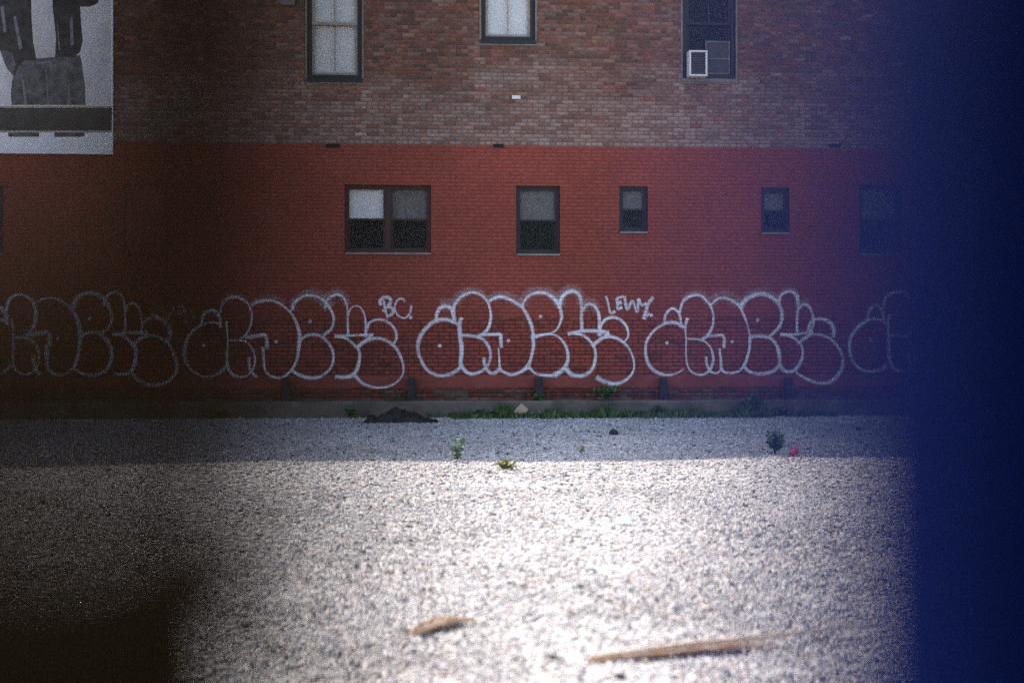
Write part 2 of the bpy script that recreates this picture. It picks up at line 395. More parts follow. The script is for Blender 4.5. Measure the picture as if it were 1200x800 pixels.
for k, i in enumerate(order):
    o = bpy.data.objects.new('brick', proto[k // 6]); C.objects.link(o); o.parent = wall
    o.location = (bx[i], D + yf[i], bz[i]); o.scale = ((B[i, 1] - B[i, 0]) / .199, 1, 1)
sh = MB(); sh.box(X0, X1, D + .02, D + 12, H - .35, H - .1); sh.box(X0, X0 + .3, D + .06, D + 12, 0, H - .36); sh.box(X1 - .3, X1, D + .06, D + 12, 0, H - .36); sh.box(X0 + .31, X1 - .31, D + 11.7, D + 12, 0, H - .36)
child(sh.build('shell', 'side'))
child(MB().box(X0 - .05, X1 + .05, D - .06, D + .4, H, H + .08).build('coping', 'concrete', bevel=.01))
# smooth painted band over a rough footing
zb0, zb1 = on_wall(600, 453.5)[1], on_wall(600, 440)[1]
child(MB().box(X0, X1, D - .009, D + .004, zb0, zb1).build('plinth_band', 'parge'))
for px, wpx in ((390, 17), (584, 12), (978, 14)):
    xa, za = on_wall(px - wpx / 2, 173); xb, zb_ = on_wall(px + wpx / 2, 169)
    child(MB().box(xa, xb, D - .012, D + .01, za, zb_).build('vent_slot', 'slot'))
xa, za = on_wall(329, 6); child(MB().box(xa, xa + .25, D - .03, D + .01, za, za + .16).build('vent_cover', 'lintel'))
xa, za = on_wall(600, 116); child(MB().box(xa, xa + .15, D - .008, D + .01, za, za + .06).build('patched_brick', 'poster_grey'))

# ------------------------------------------------------------ windows
def bars(mb, x0, x1, z0, z1, t, y0, y1):
    mb.box(x0, x0 + t, y0, y1, z0, z1); mb.box(x1 - t, x1, y0, y1, z0, z1)
    mb.box(x0 + t, x1 - t, y0, y1, z0, z0 + t); mb.box(x0 + t, x1 - t, y0, y1, z1 - t, z1); return mb
def sub(o, p): o.parent = p; return o
def reveal(o, p):
    x0, z0, x1, z1 = o; a, b = D - .001, D + .30
    m = MB(); m.poly([(x0, a, z0), (x0, b, z0), (x0, b, z1), (x0, a, z1)]); m.poly([(x1, a, z0), (x1, a, z1), (x1, b, z1), (x1, b, z0)])
    m.poly([(x0, a, z1), (x0, b, z1), (x1, b, z1), (x1, a, z1)]); m.poly([(x0, a, z0), (x1, a, z0), (x1, b, z0), (x0, b, z0)])
    return m
def interior(o, p):
    x0, z0, x1, z1 = o; m = MB(); y0, y1 = D + .30, D + 1.3
    m.poly([(x0, y1, z0), (x1, y1, z0), (x1, y1, z1), (x0, y1, z1)]); m.poly([(x0, y0, z0), (x0, y1, z0), (x0, y1, z1), (x0, y0, z1)])
    m.poly([(x1, y0, z0), (x1, y0, z1), (x1, y1, z1), (x1, y1, z0)]); m.poly([(x0, y0, z1), (x0, y1, z1), (x1, y1, z1), (x1, y0, z1)]); m.poly([(x0, y0, z0), (x1, y0, z0), (x1, y1, z0), (x0, y1, z0)])
    sub(m.build('interior', 'room'), p)
def sash(win, x0, x1, z0, z1, y, t, m, blind=None, mull=0):
    """one sash: frame bars, glass, and a blind just behind it"""
    f = bars(MB(), x0, x1, z0, z1, t, y, y + .035)
    for k in range(mull):
        xm = x0 + (x1 - x0) * (k + 1) / (mull + 1); f.box(xm - .012, xm + .012, y + .004, y + .03, z0 + t, z1 - t)
    sub(f.build('sash', m), win)
    sub(MB().poly([(x0 + t, y + .018, z0 + t), (x1 - t, y + .018, z0 + t), (x1 - t, y + .018, z1 - t), (x0 + t, y + .018, z1 - t)]).build('pane', 'glass'), win)
    if blind: sub(MB().box(x0 + .005, x1 - .005, y + .075, y + .079, z0 + .004, z1).build('blind', blind), win)
def red_window(o, leaves=1, blinds=('blind_grey',)):
    x0, z0, x1, z1 = o
    win = child(reveal(o, None).build('window', 'brick'))
    a = win.data.attributes.new('col', 'FLOAT_COLOR', 'POINT')
    for d in a.data: d.color = (*[c * .9 for c in PAINT], 1)
    sub(MB().box(x0 + .01, x1 + .0, D - .035, D + .1, z0 - .022, z0 + .012).build('sill', 'stone_sill'), win)
    sub(bars(MB(), x0 + .002, x1 - .002, z0 + .014, z1 - .002, .045, D + .07, D + .15).build('frame', 'frame_brown' if leaves > 1 else 'frame_dark'), win)
    wl = (x1 - x0 - .09) / leaves; zm = (z0 + z1) / 2
    for k in range(leaves):
        a0 = x0 + .046 + k * wl + (.05 if k else 0); a1 = x0 + .044 + (k + 1) * wl - (.05 if k < leaves - 1 else 0)
        fm = 'frame_brown' if leaves > 1 else 'frame_dark'
        sash(win, a0, a1, zm - .02, z1 - .05, D + .082, .03, fm, blinds[k])
        sash(win, a0, a1, z0 + .062, zm + .018, D + .121, .034, fm, None)
        if k: sub(MB().box(x0 + .048 + k * wl - .052, x0 + .042 + k * wl + .052, D + .072, D + .148, z0 + .062, z1 - .05).build('mullion', 'frame_brown'), win)
    interior(o, win)
    return win
red_window(WIN['wide'], 2, ('blind_white', 'blind_grey'))['label'] = 'wide pair of sashes with one bright white blind'
for k in ('tall', 'small', 'small2', 'tall2', 'edge'): red_window(WIN[k])
def boarded(o):
    x0, z0, x1, z1 = o; win = child(reveal(o, None).build('window', 'parge'))
    sub(MB().box(x0 + .003, x1 - .003, D + .03, D + .05, z0 + .003, z1 - .003).build('board', 'parge'), win)
    sub(MB().box(x0 + .01, x1, D - .03, D + .02, z0 - .022, z0).build('sill', 'parge'), win); win['label'] = 'window boarded over and painted red like the wall'
boarded(WIN['tall0'])
def upper_window(o, dark=False):
    x0, z0, x1, z1 = o; win = child(reveal(o, None).build('window', 'brick'))
    a = win.data.attributes.new('col', 'FLOAT_COLOR', 'POINT')
    for d in a.data: d.color = (.12, .1, .09, 1)
    # pale patched surround
    t = .035
    sub(MB().box(x0 - t, x0, D - .012, D + .02, z0 - .04, z1).box(x1, x1 + t, D - .012, D + .02, z0 - .04, z1).box(x0 - t, x1 + t, D - .02, D + .02, z0 - .07, z0 - .042).build('surround', 'lintel'), win)
    sub(MB().box(x0 - .02, x1 + .02, D - .04, D + .1, z0 - .04, z0 + .02).build('sill', 'frame_dark' if not dark else 'lintel'), win)
    sub(bars(MB(), x0 + .002, x1 - .002, z0 + .022, z1 - .002, .075, D + .04, D + .14).build('frame', 'frame_dark'), win)
    zm = z0 + (1.0 if not dark else 1.02); fm = 'frame_tan' if not dark else 'frame_dark'; bl = None if dark else 'blind_white'
    sash(win, x0 + .078, x1 - .078, zm - .02, z1 - .08, D + .06, .045, fm, bl, 1)
    sash(win, x0 + .078, x1 - .078, z0 + .098, zm + .018, D + .098, .045, fm, bl, 0 if dark else 1)
    interior(o, win); return win
# the middle window's sash meets lower down than the frame: same builder
upper_window(WIN['up1']); upper_window(WIN['up2'])
w3 = upper_window(WIN['up3'], True); w3['label'] = 'dark window holding an air conditioner'
x0, z0, x1, z1 = WIN['up3']
sub(MB().box(x0 + .42, x1 - .09, D + .045, D + .06, z0 + .1, z0 + .72).build('side_panel', 'grille'), w3)
sub(bars(MB(), x0 + .42, x1 - .1, z0 + .12, z0 + .7, .02, D + .03, D + .044).box(x0 + .441, x1 - .121, D + .03, D + .044, z0 + .38, z0 + .4).build('panel_trim', 'lintel'), w3)
ac = empty('air_conditioner', (x0 + .24, D, z0 + .03)); tag(ac, 'white air conditioner sitting in the dark upper window', 'air conditioner')
bars(MB(), -.165, .165, 0, .46, .035, -.22, .02).build('casing', 'ac', ac, bevel=.006)
g = MB(); g.box(-.129, .129, -.19, .01, .036, .424); g.build('grille', 'grille', ac)
for k in range(9):
    MB().box(-.128, .128, -.2, -.191, .05 + k * .042, .062 + k * .042).build('fin', 'rust', ac)

# ------------------------------------------------------------ ledge, stubs
zl = on_wall(600, 470, D - .3)[1]
lg = MB(); xx = np.arange(X0, X1 + .01, .5); prof = []
for i, x in enumerate(xx):
    j = lambda: random.uniform(-.012, .012)
    prof.append([(x, D - .32 + j(), -.05), (x, D - .3 + j(), zl - .03 + j()), (x, D - .27 + j(), zl + j()), (x, D + .012, zl + .01)])
for i in range(len(xx) - 1):
    for k in range(3): lg.poly([prof[i][k], prof[i + 1][k], prof[i + 1][k + 1], prof[i][k + 1]])
ledge = lg.build('concrete_ledge', 'concrete'); tag(ledge, 'low concrete ledge along the foot of the brick wall', 'ledge', kind='structure')
for px in (335, 482, 632, 778, 925, 1072):
    x, _ = on_wall(px, 455, D - .15); w_ = .065; h_ = on_wall(632, 441.5, D - .15)[1]
    t = empty('post_stub', (x, D - .13, zl - .01)); tag(t, 'short dark steel post stub ' + {335: 'below the bubble letters left of the BC. tag', 482: 'on the ledge behind the black plastic sheet', 632: 'on the ledge with a small weed at its foot',
        778: 'on the ledge behind a low weed, below the LEWY. tag', 925: 'on the ledge behind the wide flat weed patch', 1072: 'at the end of the row, past the flat weed patch'}[px], 'post', 'post stubs along the ledge')
    hh = h_ - zl + random.uniform(-.02, .02)
    MB().box(-w_, w_, -.02, .0, 0, hh).box(-w_, -w_ + .014, .001, .09, 0, hh).box(w_ - .014, w_, .001, .09, 0, hh).build('channel', 'rust', t, bevel=.004)
    MB().box(-w_ - .02, w_ + .02, -.05, .1, 0, .015).build('base_plate', 'rust', t)

# ------------------------------------------------------------ graffiti
def spline(pts, step=4):
    P = [np.array(p, float) for p in pts]; P = [2 * P[0] - P[1]] + P + [2 * P[-1] - P[-2]]; out = []
    for i in range(1, len(P) - 2):
        n = max(2, int(np.linalg.norm(P[i + 1] - P[i]) / step))
        for k in range(n):
            t = k / n; a, b, c, d = P[i - 1:i + 3]
            out.append(.5 * (2 * b + (c - a) * t + (2 * a - 5 * b + 4 * c - d) * t * t + (3 * b - a - 3 * c + d) * t ** 3))
    out.append(P[-2]); return out
def graffiti(name, strokes, dots, conv, width, m, label, dotr=2.2, y=D - .0115):
    V, F, U = [], [], []; layer = 0
    for s in strokes:
        layer += 1; yy = y - layer * .0004
        pts = [np.array(on_wall(*conv(*p))) for p in spline(s, 6)]; L = 0
        for i, p in enumerate(pts):
            d = pts[min(i + 1, len(pts) - 1)] - pts[max(i - 1, 0)]; d /= max(np.linalg.norm(d), 1e-6); nrm = np.array([-d[1], d[0]])
            ww = width * (1.0 + .8 * noise.noise(Vector((p[0] * 1.3, p[1] * 1.3, layer * 3.1)))) * (1.25 if i in (0, len(pts) - 1) else 1)
            a, b = p - nrm * ww / 2, p + nrm * ww / 2; k = len(V)
            V += [(a[0], yy, a[1]), (b[0], yy, b[1])]; U += [(i, 0), (i, 1)]
            if i: F.append((k - 2, k, k + 1, k - 1))
    for dx, dy in dots:
        layer += 1; c = on_wall(*conv(dx, dy)); k = len(V); r = dotr / 66
        V.append((c[0], y - layer * .0004, c[1])); U.append((0, .5))
        for j in range(12): V.append((c[0] + r * math.cos(j * math.pi / 6), y - layer * .0004, c[1] + r * math.sin(j * math.pi / 6))); U.append((0, .22))
        F += [(k, k + 1 + j, k + 1 + (j + 1) % 12) for j in range(12)]
    me = bpy.data.meshes.new(name); me.from_pydata(V, [], F); me.materials.append(M[m])
    uv = me.uv_layers.new(name='uv')
    for lp in me.loops: uv.data[lp.index].uv = U[lp.vertex_index]
    o = bpy.data.objects.new(name, me); C.objects.link(o); child(o); o['label'] = label
    return o
CEN = [[(265, 240), (215, 218), (160, 225), (115, 260), (85, 310), (80, 360), (95, 410), (125, 455), (170, 478), (220, 476), (262, 455), (283, 430)],
 [(165, 228), (168, 190), (185, 162), (210, 155), (235, 165), (245, 195), (250, 228)],
 [(285, 208), (272, 240), (275, 300), (282, 360), (280, 420), (298, 455), (330, 472), (370, 462), (400, 440), (418, 400), (415, 355), (390, 315), (350, 297), (285, 290)],
 [(275, 235), (278, 300), (284, 360), (278, 425)],
 [(245, 190), (250, 150), (280, 112), (325, 92), (370, 100), (405, 135), (420, 190), (415, 240), (395, 275), (360, 297)],
 [(390, 395), (390, 425), (405, 455), (430, 470), (460, 452)],
 [(370, 290), (420, 287), (464, 288), (467, 310), (470, 350)],
 [(456, 350), (460, 400), (463, 445), (480, 462), (520, 475), (570, 455), (600, 415), (618, 360), (622, 310), (612, 250), (590, 195), (565, 160), (520, 128), (470, 112), (430, 120), (410, 135)],
 [(570, 165), (572, 140), (600, 105), (645, 92), (690, 100), (725, 130), (745, 165), (752, 205), (740, 245), (715, 275), (660, 288), (615, 298)],
 [(615, 290), (620, 340), (612, 385), (602, 430), (600, 450)],
 [(630, 300), (670, 288), (715, 288), (750, 310), (775, 350), (782, 400), (768, 440), (740, 465), (718, 478)],
 [(560, 462), (600, 445), (630, 470), (680, 478), (718, 478)],
 [(740, 165), (750, 120), (775, 92), (810, 85), (835, 105), (845, 150), (845, 210), (848, 270)],
 [(850, 175), (870, 148), (900, 150), (922, 180), (930, 230), (930, 295)],
 [(780, 284), (850, 272), (910, 270), (975, 280)],
 [(810, 282), (850, 290), (885, 318), (908, 355), (910, 400), (900, 440), (880, 465), (845, 480), (800, 475), (772, 445)],
 [(975, 280), (930, 315), (895, 345)],
 [(935, 245), (960, 215), (1000, 207), (1035, 225), (1060, 260), (1062, 300), (1040, 325)],
 [(905, 330), (940, 305), (985, 298), (1030, 315), (1065, 350), (1088, 400), (1090, 450), (1070, 485), (1035, 510), (990, 518), (945, 505), (915, 485)]]
RIG = [[(245, 255), (205, 232), (160, 235), (110, 265), (75, 310), (65, 360), (75, 415), (105, 455), (150, 475), (200, 472), (245, 450)],
 [(155, 240), (158, 200), (180, 170), (205, 170), (225, 195), (232, 240)],
 [(262, 210), (252, 250), (255, 310), (255, 380), (262, 430), (285, 465), (330, 475), (365, 455), (382, 410), (375, 360), (350, 325), (310, 310), (255, 308)],
 [(225, 185), (240, 135), (275, 108), (320, 105), (360, 140), (382, 190), (380, 245), (360, 285), (330, 312)],
 [(350, 390), (352, 425), (370, 460), (400, 468), (420, 450)],
 [(350, 297), (390, 293), (430, 295), (432, 350)],
 [(412, 352), (418, 410), (422, 450), (450, 468), (500, 460), (530, 425), (548, 370), (555, 310), (545, 250), (525, 195), (500, 150), (450, 120), (405, 120), (365, 155)],
 [(510, 165), (525, 135), (560, 108), (610, 98), (655, 112), (690, 145), (705, 195), (695, 245), (665, 280), (640, 300)],
 [(552, 300), (552, 350), (540, 400), (525, 435)],
 [(555, 300), (600, 295), (650, 305), (680, 340), (692, 390), (690, 430), (660, 460), (600, 472), (550, 460), (525, 435)],
 [(690, 140), (700, 105), (735, 85), (770, 100), (780, 150), (775, 210), (775, 275)],
 [(780, 170), (800, 148), (830, 155), (848, 200), (850, 240), (835, 280)],
 [(695, 288), (760, 288), (830, 275)],
 [(730, 290), (770, 310), (798, 345), (800, 390), (780, 435), (750, 460), (715, 455), (690, 425)],
 [(850, 275), (810, 305), (775, 332)],
 [(825, 270), (840, 230), (880, 213), (920, 225), (945, 255), (945, 300)],
 [(790, 315), (840, 290), (890, 290), (940, 315), (975, 360), (990, 410), (975, 465), (935, 505), (880, 515), (820, 495), (770, 465)]]
LEF = [[(240, 240), (190, 230), (140, 245), (100, 275), (70, 330), (65, 390), (85, 440), (130, 475), (180, 485), (225, 470), (258, 440)],
 [(145, 240), (152, 200), (180, 175), (210, 180), (230, 210), (235, 255)],
 [(262, 225), (265, 270), (268, 330), (265, 400), (272, 450), (300, 480), (340, 485), (375, 465), (395, 420), (390, 370), (365, 330), (330, 315), (270, 315)],
 [(230, 190), (245, 140), (280, 115), (320, 115), (360, 140), (380, 190), (375, 245), (350, 290), (320, 312)],
 [(368, 395), (370, 440), (385, 470), (405, 485)],
 [(350, 300), (400, 295), (445, 293), (452, 355)],
 [(432, 345), (438, 410), (445, 460), (480, 485), (520, 490), (560, 460), (585, 420), (600, 360), (605, 300), (595, 245), (570, 195), (530, 155), (480, 130), (420, 132), (378, 150)],
 [(570, 175), (580, 140), (620, 110), (665, 105), (715, 125), (750, 170), (765, 220), (750, 265), (715, 290)],
 [(605, 300), (600, 360), (590, 410), (570, 455)],
 [(610, 310), (640, 292), (690, 290), (730, 315), (758, 360), (762, 410), (745, 450), (700, 485), (650, 490), (600, 475), (570, 455)],
 [(722, 165), (735, 125), (775, 100), (810, 115), (828, 160), (830, 220), (832, 290)],
 [(832, 195), (850, 160), (880, 155), (905, 185), (915, 240), (915, 300)],
 [(768, 296), (850, 292), (950, 288)],
 [(770, 296), (820, 305), (860, 335), (885, 370), (880, 430), (860, 470), (830, 485), (770, 485)],
 [(945, 290), (900, 325), (862, 352)],
 [(920, 260), (935, 230), (975, 217), (1020, 230), (1052, 265), (1058, 305), (1045, 330)],
 [(875, 350), (910, 320), (960, 305), (1010, 315), (1055, 350), (1085, 410), (1090, 465), (1065, 505), (1020, 530), (960, 535), (900, 515), (860, 475)]]
z4 = lambda ox, oy=320: (lambda u, v: (ox + u / 4, oy + v / 4))
graffiti('graffiti', CEN, [(181, 340), (503, 316), (653, 203)], z4(470), .074, 'spray', 'white bubble letters between the two short tags')
graffiti('graffiti', RIG, [(165, 328), (470, 320), (590, 220)], z4(740), .074, 'spray', 'white bubble letters after the second short tag')
graffiti('graffiti', LEF, [(155, 337), (494, 320), (654, 226)], z4(200), .074, 'spray', 'white bubble letters before the first short tag')
graffiti('graffiti', LEF, [(155, 337), (494, 320), (654, 226)], lambda u, v: (15 + (200 + u / 4 - 266) * .93, 320 + (v - 12) / 4), .075, 'spray', 'white bubble letters below the poster')
graffiti('graffiti', RIG, [(165, 328), (470, 320), (590, 220)], lambda u, v: (1019.5 + (740 + u / 4 - 781.3) * .97, 320 + (v - 16) / 4), .075, 'spray', 'white bubble letters at the far end of the row')
M['spray_mist'] = spray('spray_mist', (.8, .76, .78), .2)
for S_, cv in ((CEN, z4(470)), (RIG, z4(740)), (LEF, z4(200))):      # soft overspray where the can swung over the tops
    tops = [[(u, v - 9) for u, v in q if v < 185] for q in S_]; tops = [q for q in tops if len(q) > 2]
    graffiti('overspray', tops, [], cv, .2, 'spray_mist', 'soft white overspray round the tops of the letters', y=D - .0092)
graffiti('graffiti_tag', [[(985, 150), (982, 128), (1000, 114), (1024, 116), (1032, 132), (1020, 152), (995, 180)], [(1018, 153), (1040, 165), (1042, 185), (1012, 208)], [(1000, 128), (1004, 165), (1016, 204)],
  [(1098, 135), (1088, 120), (1066, 124), (1052, 150), (1054, 180), (1075, 205), (1102, 208), (1122, 185), (1128, 150)]], [(1125, 207)], z4(200), .072, 'spray_bold', 'white tag reading BC.')
graffiti('graffiti_tag', [[(960, 108), (970, 140), (982, 187), (1004, 178)], [(1010, 118), (1014, 145), (1016, 168), (1036, 160)], [(1010, 118), (1042, 110)], [(1012, 142), (1034, 136)],
  [(1046, 108), (1060, 168), (1084, 130), (1106, 180), (1112, 120)], [(1112, 118), (1128, 150), (1150, 142)], [(1180, 112), (1155, 152), (1138, 216)], [(1148, 198), (1166, 190)]], [(1172, 196)], z4(470), .068, 'spray_bold', 'white tag reading LEWY.')
graffiti('graffiti_tag', [[(700, 170), (730, 195), (760, 160)], [(730, 195), (725, 225)], [(790, 150), (770, 175), (795, 195), (815, 170), (790, 150)], [(800, 190), (780, 230)],
  [(855, 148), (832, 162), (838, 188), (862, 180), (855, 148)], [(868, 165), (872, 235)], [(915, 172), (895, 185), (912, 205), (895, 215)]], [], z4(0), .06, 'spray_faint', 'faint pale scribbled tag')

# ------------------------------------------------------------ poster on the wall
pl, pb = on_wall(-22, 180); pr, _ = on_wall(133, 100); pt = pb + 5.0
poster = empty('poster', (0, D, 0)); tag(poster, 'large black and white fashion poster hung on the bare brick', 'poster')
def pc(m, name, mm): o = m.build(name, mm); o.parent = poster; o.location = OFF; return o
pc(MB().box(pl, pr, D - .07, D - .012, pb, pt), 'panel', 'poster_white')
def print_poly(name, pts, mm, k): pc(MB().poly([(on_wall(*p)[0], D - .072 - k * .0015, on_wall(*p)[1]) for p in pts][::-1]), name, mm)
print_poly('printed_backdrop', [(-22, 124), (131, 124), (131, -140), (-22, -140)], 'poster_grey', 0)
print_poly('printed_shirt', [(40, 72), (66, 72), (68, 30), (62, -40), (38, -40), (38, 20)], 'print_shirt', 1)
print_poly('printed_trousers', [(15, 124), (101, 124), (101, 105), (97, 75), (95, 66), (40, 70), (22, 72), (16, 95), (14, 110)], 'print_jean', 2)
print_poly('printed_jacket', [(44, 72), (40, 50), (38, 20), (37, -60), (0, -60), (-12, 10), (-5, 40), (2, 62), (10, 82), (18, 90), (24, 78), (30, 72)], 'print_black', 3)
print_poly('printed_jacket', [(66, 68), (67, 45), (63, 10), (62, -60), (118, -60), (116, 5), (107, 9), (95, 9), (96, 30), (98, 48), (95, 62), (88, 68)], 'print_black', 4)
print_poly('printed_hand', [(2, 62), (8, 60), (16, 64), (20, 76), (17, 90), (10, 82)], 'print_jean', 5)
for pts in ([(57, 124), (59, 124), (57, 90), (54, 76)], [(30, 124), (34, 124), (29, 95), (26, 88)], [(80, 124), (84, 124), (82, 92)], [(24, 60), (28, 58), (20, 20), (17, 22)], [(6, 40), (9, 39), (6, 8), (2, 10)], [(70, 60), (72, 60), (68, 22)], [(84, 55), (88, 54), (86, 20), (83, 24)], [(44, 74), (64, 72), (64, 75), (44, 77)]):
    print_poly('printed_fold', pts, 'print_fold', 6)
print_poly('printed_band', [(-22, 154), (132, 154), (132, 127), (-22, 127)], 'print_band', 1)
print_poly('printed_line', [(-22, 126.6), (132, 126.6), (132, 125), (-22, 125)], 'print_line', 3)
print_poly('printed_line', [(-22, 156), (132, 156), (132, 154.4), (-22, 154.4)], 'print_line', 3)
for a, b in ((11, 47), (65, 100)): print_poly('printed_hem', [(a, 161), (b, 161), (b, 156.3), (a, 156.3)], 'print_jean', 2)

# ------------------------------------------------------------ things on the ground
def heap():
    c = on_ground(468, 494); nx_, ny_ = 46, 22; v, f = [], []
    W_, T_ = 1.28, .6
    lumps = [(-.42, 0, .16, .11, .2), (-.05, .05, .24, .21, .22), (-.2, -.05, .16, .15, .18), (.22, .0, .2, .15, .18), (.42, -.02, .25, .07, .14)]
    for j in range(ny_):
        for i in range(nx_):
            x, y = (i / (nx_ - 1) - .5) * W_, (j / (ny_ - 1) - .5) * T_
            h = .85 * max(hh * math.exp(-((x - a) / sx) ** 4 - ((y - b) / sy) ** 4) for a, b, sx, hh, sy in lumps)
            h *= 1 + .6 * noise.noise(Vector((x * 9, y * 9, 2))) + .6 * abs(noise.noise(Vector((x * 22, y * 22, 7))))
            v.append((x, y, h - .012))
    f = [(j * nx_ + i, j * nx_ + i + 1, (j + 1) * nx_ + i + 1, (j + 1) * nx_ + i) for j in range(ny_ - 1) for i in range(nx_ - 1)]
    o = raw_mesh('plastic_sheet', v, f, 'tarp'); o.location = (c.x, c.y, gz(c.x, c.y)); tag(o, 'crumpled black plastic sheet lying before the ledge', 'plastic sheet')
heap()
def scrap(name, px, py, pts, m, label, cat, lift=.0, tilt=0, rz=0):
    c = on_ground(px, py); c.y = min(c.y, D - .41); o = MB(); n = len(pts)
    top = [(x, y, .004 + .012 * math.sin(x * 40 + y * 25)) for x, y in pts]; bot = [(x, y, z - .004) for x, y, z in top]
    o.poly(top); o.poly(bot[::-1])
    for i in range(n): o.poly([bot[i], bot[(i + 1) % n], top[(i + 1) % n], top[i]])
    ob = o.build(name, m); ob.location = (c.x, c.y, gz(c.x, c.y) + lift); ob.rotation_euler = (tilt, 0, rz); tag(ob, label, cat); return ob
scrap('cardboard_scrap', 604, 484, [(-.2, 0), (.06, -.02), (.13, .12), (.02, .24), (-.06, .16)], 'card', 'torn pointed tan cardboard scrap leaning against the ledge', 'cardboard', .03, R(62))
scrap('cardboard_scrap', 627, 487, [(-.16, 0), (.16, -.02), (.17, .06), (.02, .11), (-.12, .08)], 'card', 'low flat tan cardboard scrap beside the pointed one', 'cardboard', .03, R(40))
scrap('plastic_scrap', 732, 616, [(-.05, -.03), (.04, -.04), (.06, .02), (.0, .06), (-.06, .03)], 'teal', 'small teal plastic scrap on the sunlit gravel', 'litter', .035, R(20))
def rock(px, py, r, name, m, label, cat):
    c = on_ground(px, py); mb = MB(); seg, rg = 8, 5
    for a in range(rg):
        t = math.pi * (a + .5) / rg
        for b in range(seg):
            p = 2 * math.pi * b / seg; q = Vector((math.sin(t) * math.cos(p), math.sin(t) * math.sin(p), .75 * math.cos(t)))
            mb.v.append(tuple(q * r * (1 + .35 * noise.noise(q * 2.2 + Vector((px, py, 0))))))
    for a in range(rg - 1):
        for b in range(seg): mb.f.append((a * seg + b, (a + 1) * seg + b, (a + 1) * seg + (b + 1) % seg, a * seg + (b + 1) % seg))
    mb.f.append(tuple(range(seg))); mb.f.append(tuple(range((rg - 1) * seg, rg * seg))[::-1])
    o = mb.build(name, m); o.location = (c.x, c.y, gz(c.x, c.y) + r * .45); tag(o, label, cat)
rock(719, 511, .07, 'dark_rock', 'rock', 'lone black lump on the shaded gravel', 'rock')
rock(1006, 504, .05, 'dark_rock', 'rock', 'small black lump on the shaded gravel near the blue post', 'rock')
# pink cup lying by the weed
c = on_ground(929, 537); cup = empty('plastic_cup', (c.x, c.y, gz(c.x, c.y) + .045)); tag(cup, 'crushed pink plastic cup beside a weed at the shadow edge', 'cup')
cup.rotation_euler = (R(12), R(70), R(60))
MB().tube([(0, 0, -.06), (0, 0, 0), (0, 0, .06)], [.03, .036, .042], 12).build('body', 'pink', cup)
MB().tube([(0, 0, .06), (0, 0, .066)], [.046, .046], 12).build('rim', 'pink', cup)
# dry frond and straw
def strands(name, p, q, n, spread0, spread1, wid, m, label, cat, arch=.02, stick=None):
    a, b = on_ground(*p), on_ground(*q); d = b - a; sd_ = Vector((-d.y, d.x, 0)).normalized(); t = empty(name, (a.x, a.y, 0)); tag(t, label, cat)
    mb = MB(); mp = MB()
    for i in range(n):
        s0, s1 = random.uniform(-spread0, spread0), random.uniform(-spread1, spread1); l0, l1 = random.uniform(0, .35), random.uniform(.6, 1.06); pts = []
        for k in range(6):
            u = l0 + (l1 - l0) * k / 5; w_ = s0 + (s1 - s0) * u
            z = .012 + arch * math.sin(math.pi * u) * random.uniform(.3, 1.2) + random.uniform(0, .02)
            pts.append(d * u + sd_ * (w_ + random.uniform(-.004, .004)) + Vector((0, 0, z)))
        (mp if random.random() < .4 else mb).tube(pts, [wid * random.uniform(.6, 1.2) * r for r in (.6, 1, 1, .9, .7, .3)], 4)
    mb.build('strands', m, t); mp.build('pale_strands', 'straw_pale', t)
    if stick:
        e = on_ground(*stick); pts = [d * .1 + Vector((0, 0, .04)), d * .6 + Vector((0, 0, .055)), d + Vector((0, 0, .05)), (d + (e - b) * .5) + Vector((0, 0, .055)), (e - a) + Vector((0, 0, .04))]
        MB().tube(pts, [.012, .012, .011, .009, .005], 6).build('stalk', 'straw_pale', t)
strands('dry_frond', (688, 779), (892, 758), 95, .03, .075, .0045, 'straw', 'long dried palm frond with a pale stalk lying on sunlit gravel', 'frond', .012, (1040, 740))
strands('dry_husk', (482, 750), (542, 729), 85, .03, .085, .005, 'straw', 'short fanned brown dried husk lying on sunlit gravel', 'husk', .03)
def stick(p, q, r, label):
    a, b = on_ground(*p), on_ground(*q); o = MB().tube([Vector((0, 0, .025)), (b - a) * .5 + Vector((0, 0, .035)), (b - a) + Vector((0, 0, .025))], [r, r, r * .6], 6).build('twig', 'straw_pale', None); o.location = a; tag(o, label, 'twig')
stick((364, 598), (377, 596.5), .012, 'short pale twig alone on the gravel')
stick((607, 690), (650, 683), .008, 'thin pinkish brown twig behind the dried frond')

# ------------------------------------------------------------ weeds
def weed(px, py, h_, rx, n, m, label, lw=.05, base=None, seed=0):
    random.seed(seed + int(px)); c = on_ground(px, py) if base is None else Vector(base)
    if base is None: c.y = min(c.y, D - .42)
    t = empty('weed', (c.x, c.y, (gz(c.x, c.y) if base is None else c.z))); tag(t, label, 'weed', 'weeds along the wall and lot')
    st, lf = MB(), MB()
    for i in range(n):
        a = random.uniform(0, 6.28); r = rx * random.random() ** .6; hh = h_ * random.uniform(.55, 1) * (1 - .35 * r / rx)
        tip = Vector((math.cos(a) * r, math.sin(a) * r * .6, hh)); p1 = Vector((tip.x * .35, tip.y * .35, hh * .55))
        st.tube([(0, 0, -.01), p1, tip], [.004, .003, .0015], 4)
        for k in range(9):
            u = random.uniform(.25, 1); q = (p1 * (u / .55) if u < .55 else p1.lerp(tip, (u - .55) / .45))
            b = random.uniform(0, 6.28); L = lw * random.uniform(1, 1.9)
            lf.leaf(q, q + Vector((math.cos(b) * L, math.sin(b) * L, random.uniform(-.3, .6) * L)), lw * random.uniform(.5, .9))
    st.build('stem', m, t); lf.build('foliage', m, t)
def on_ledge(px): x, _ = on_wall(px, 465, D - .2); return (x, D - .2, zl)
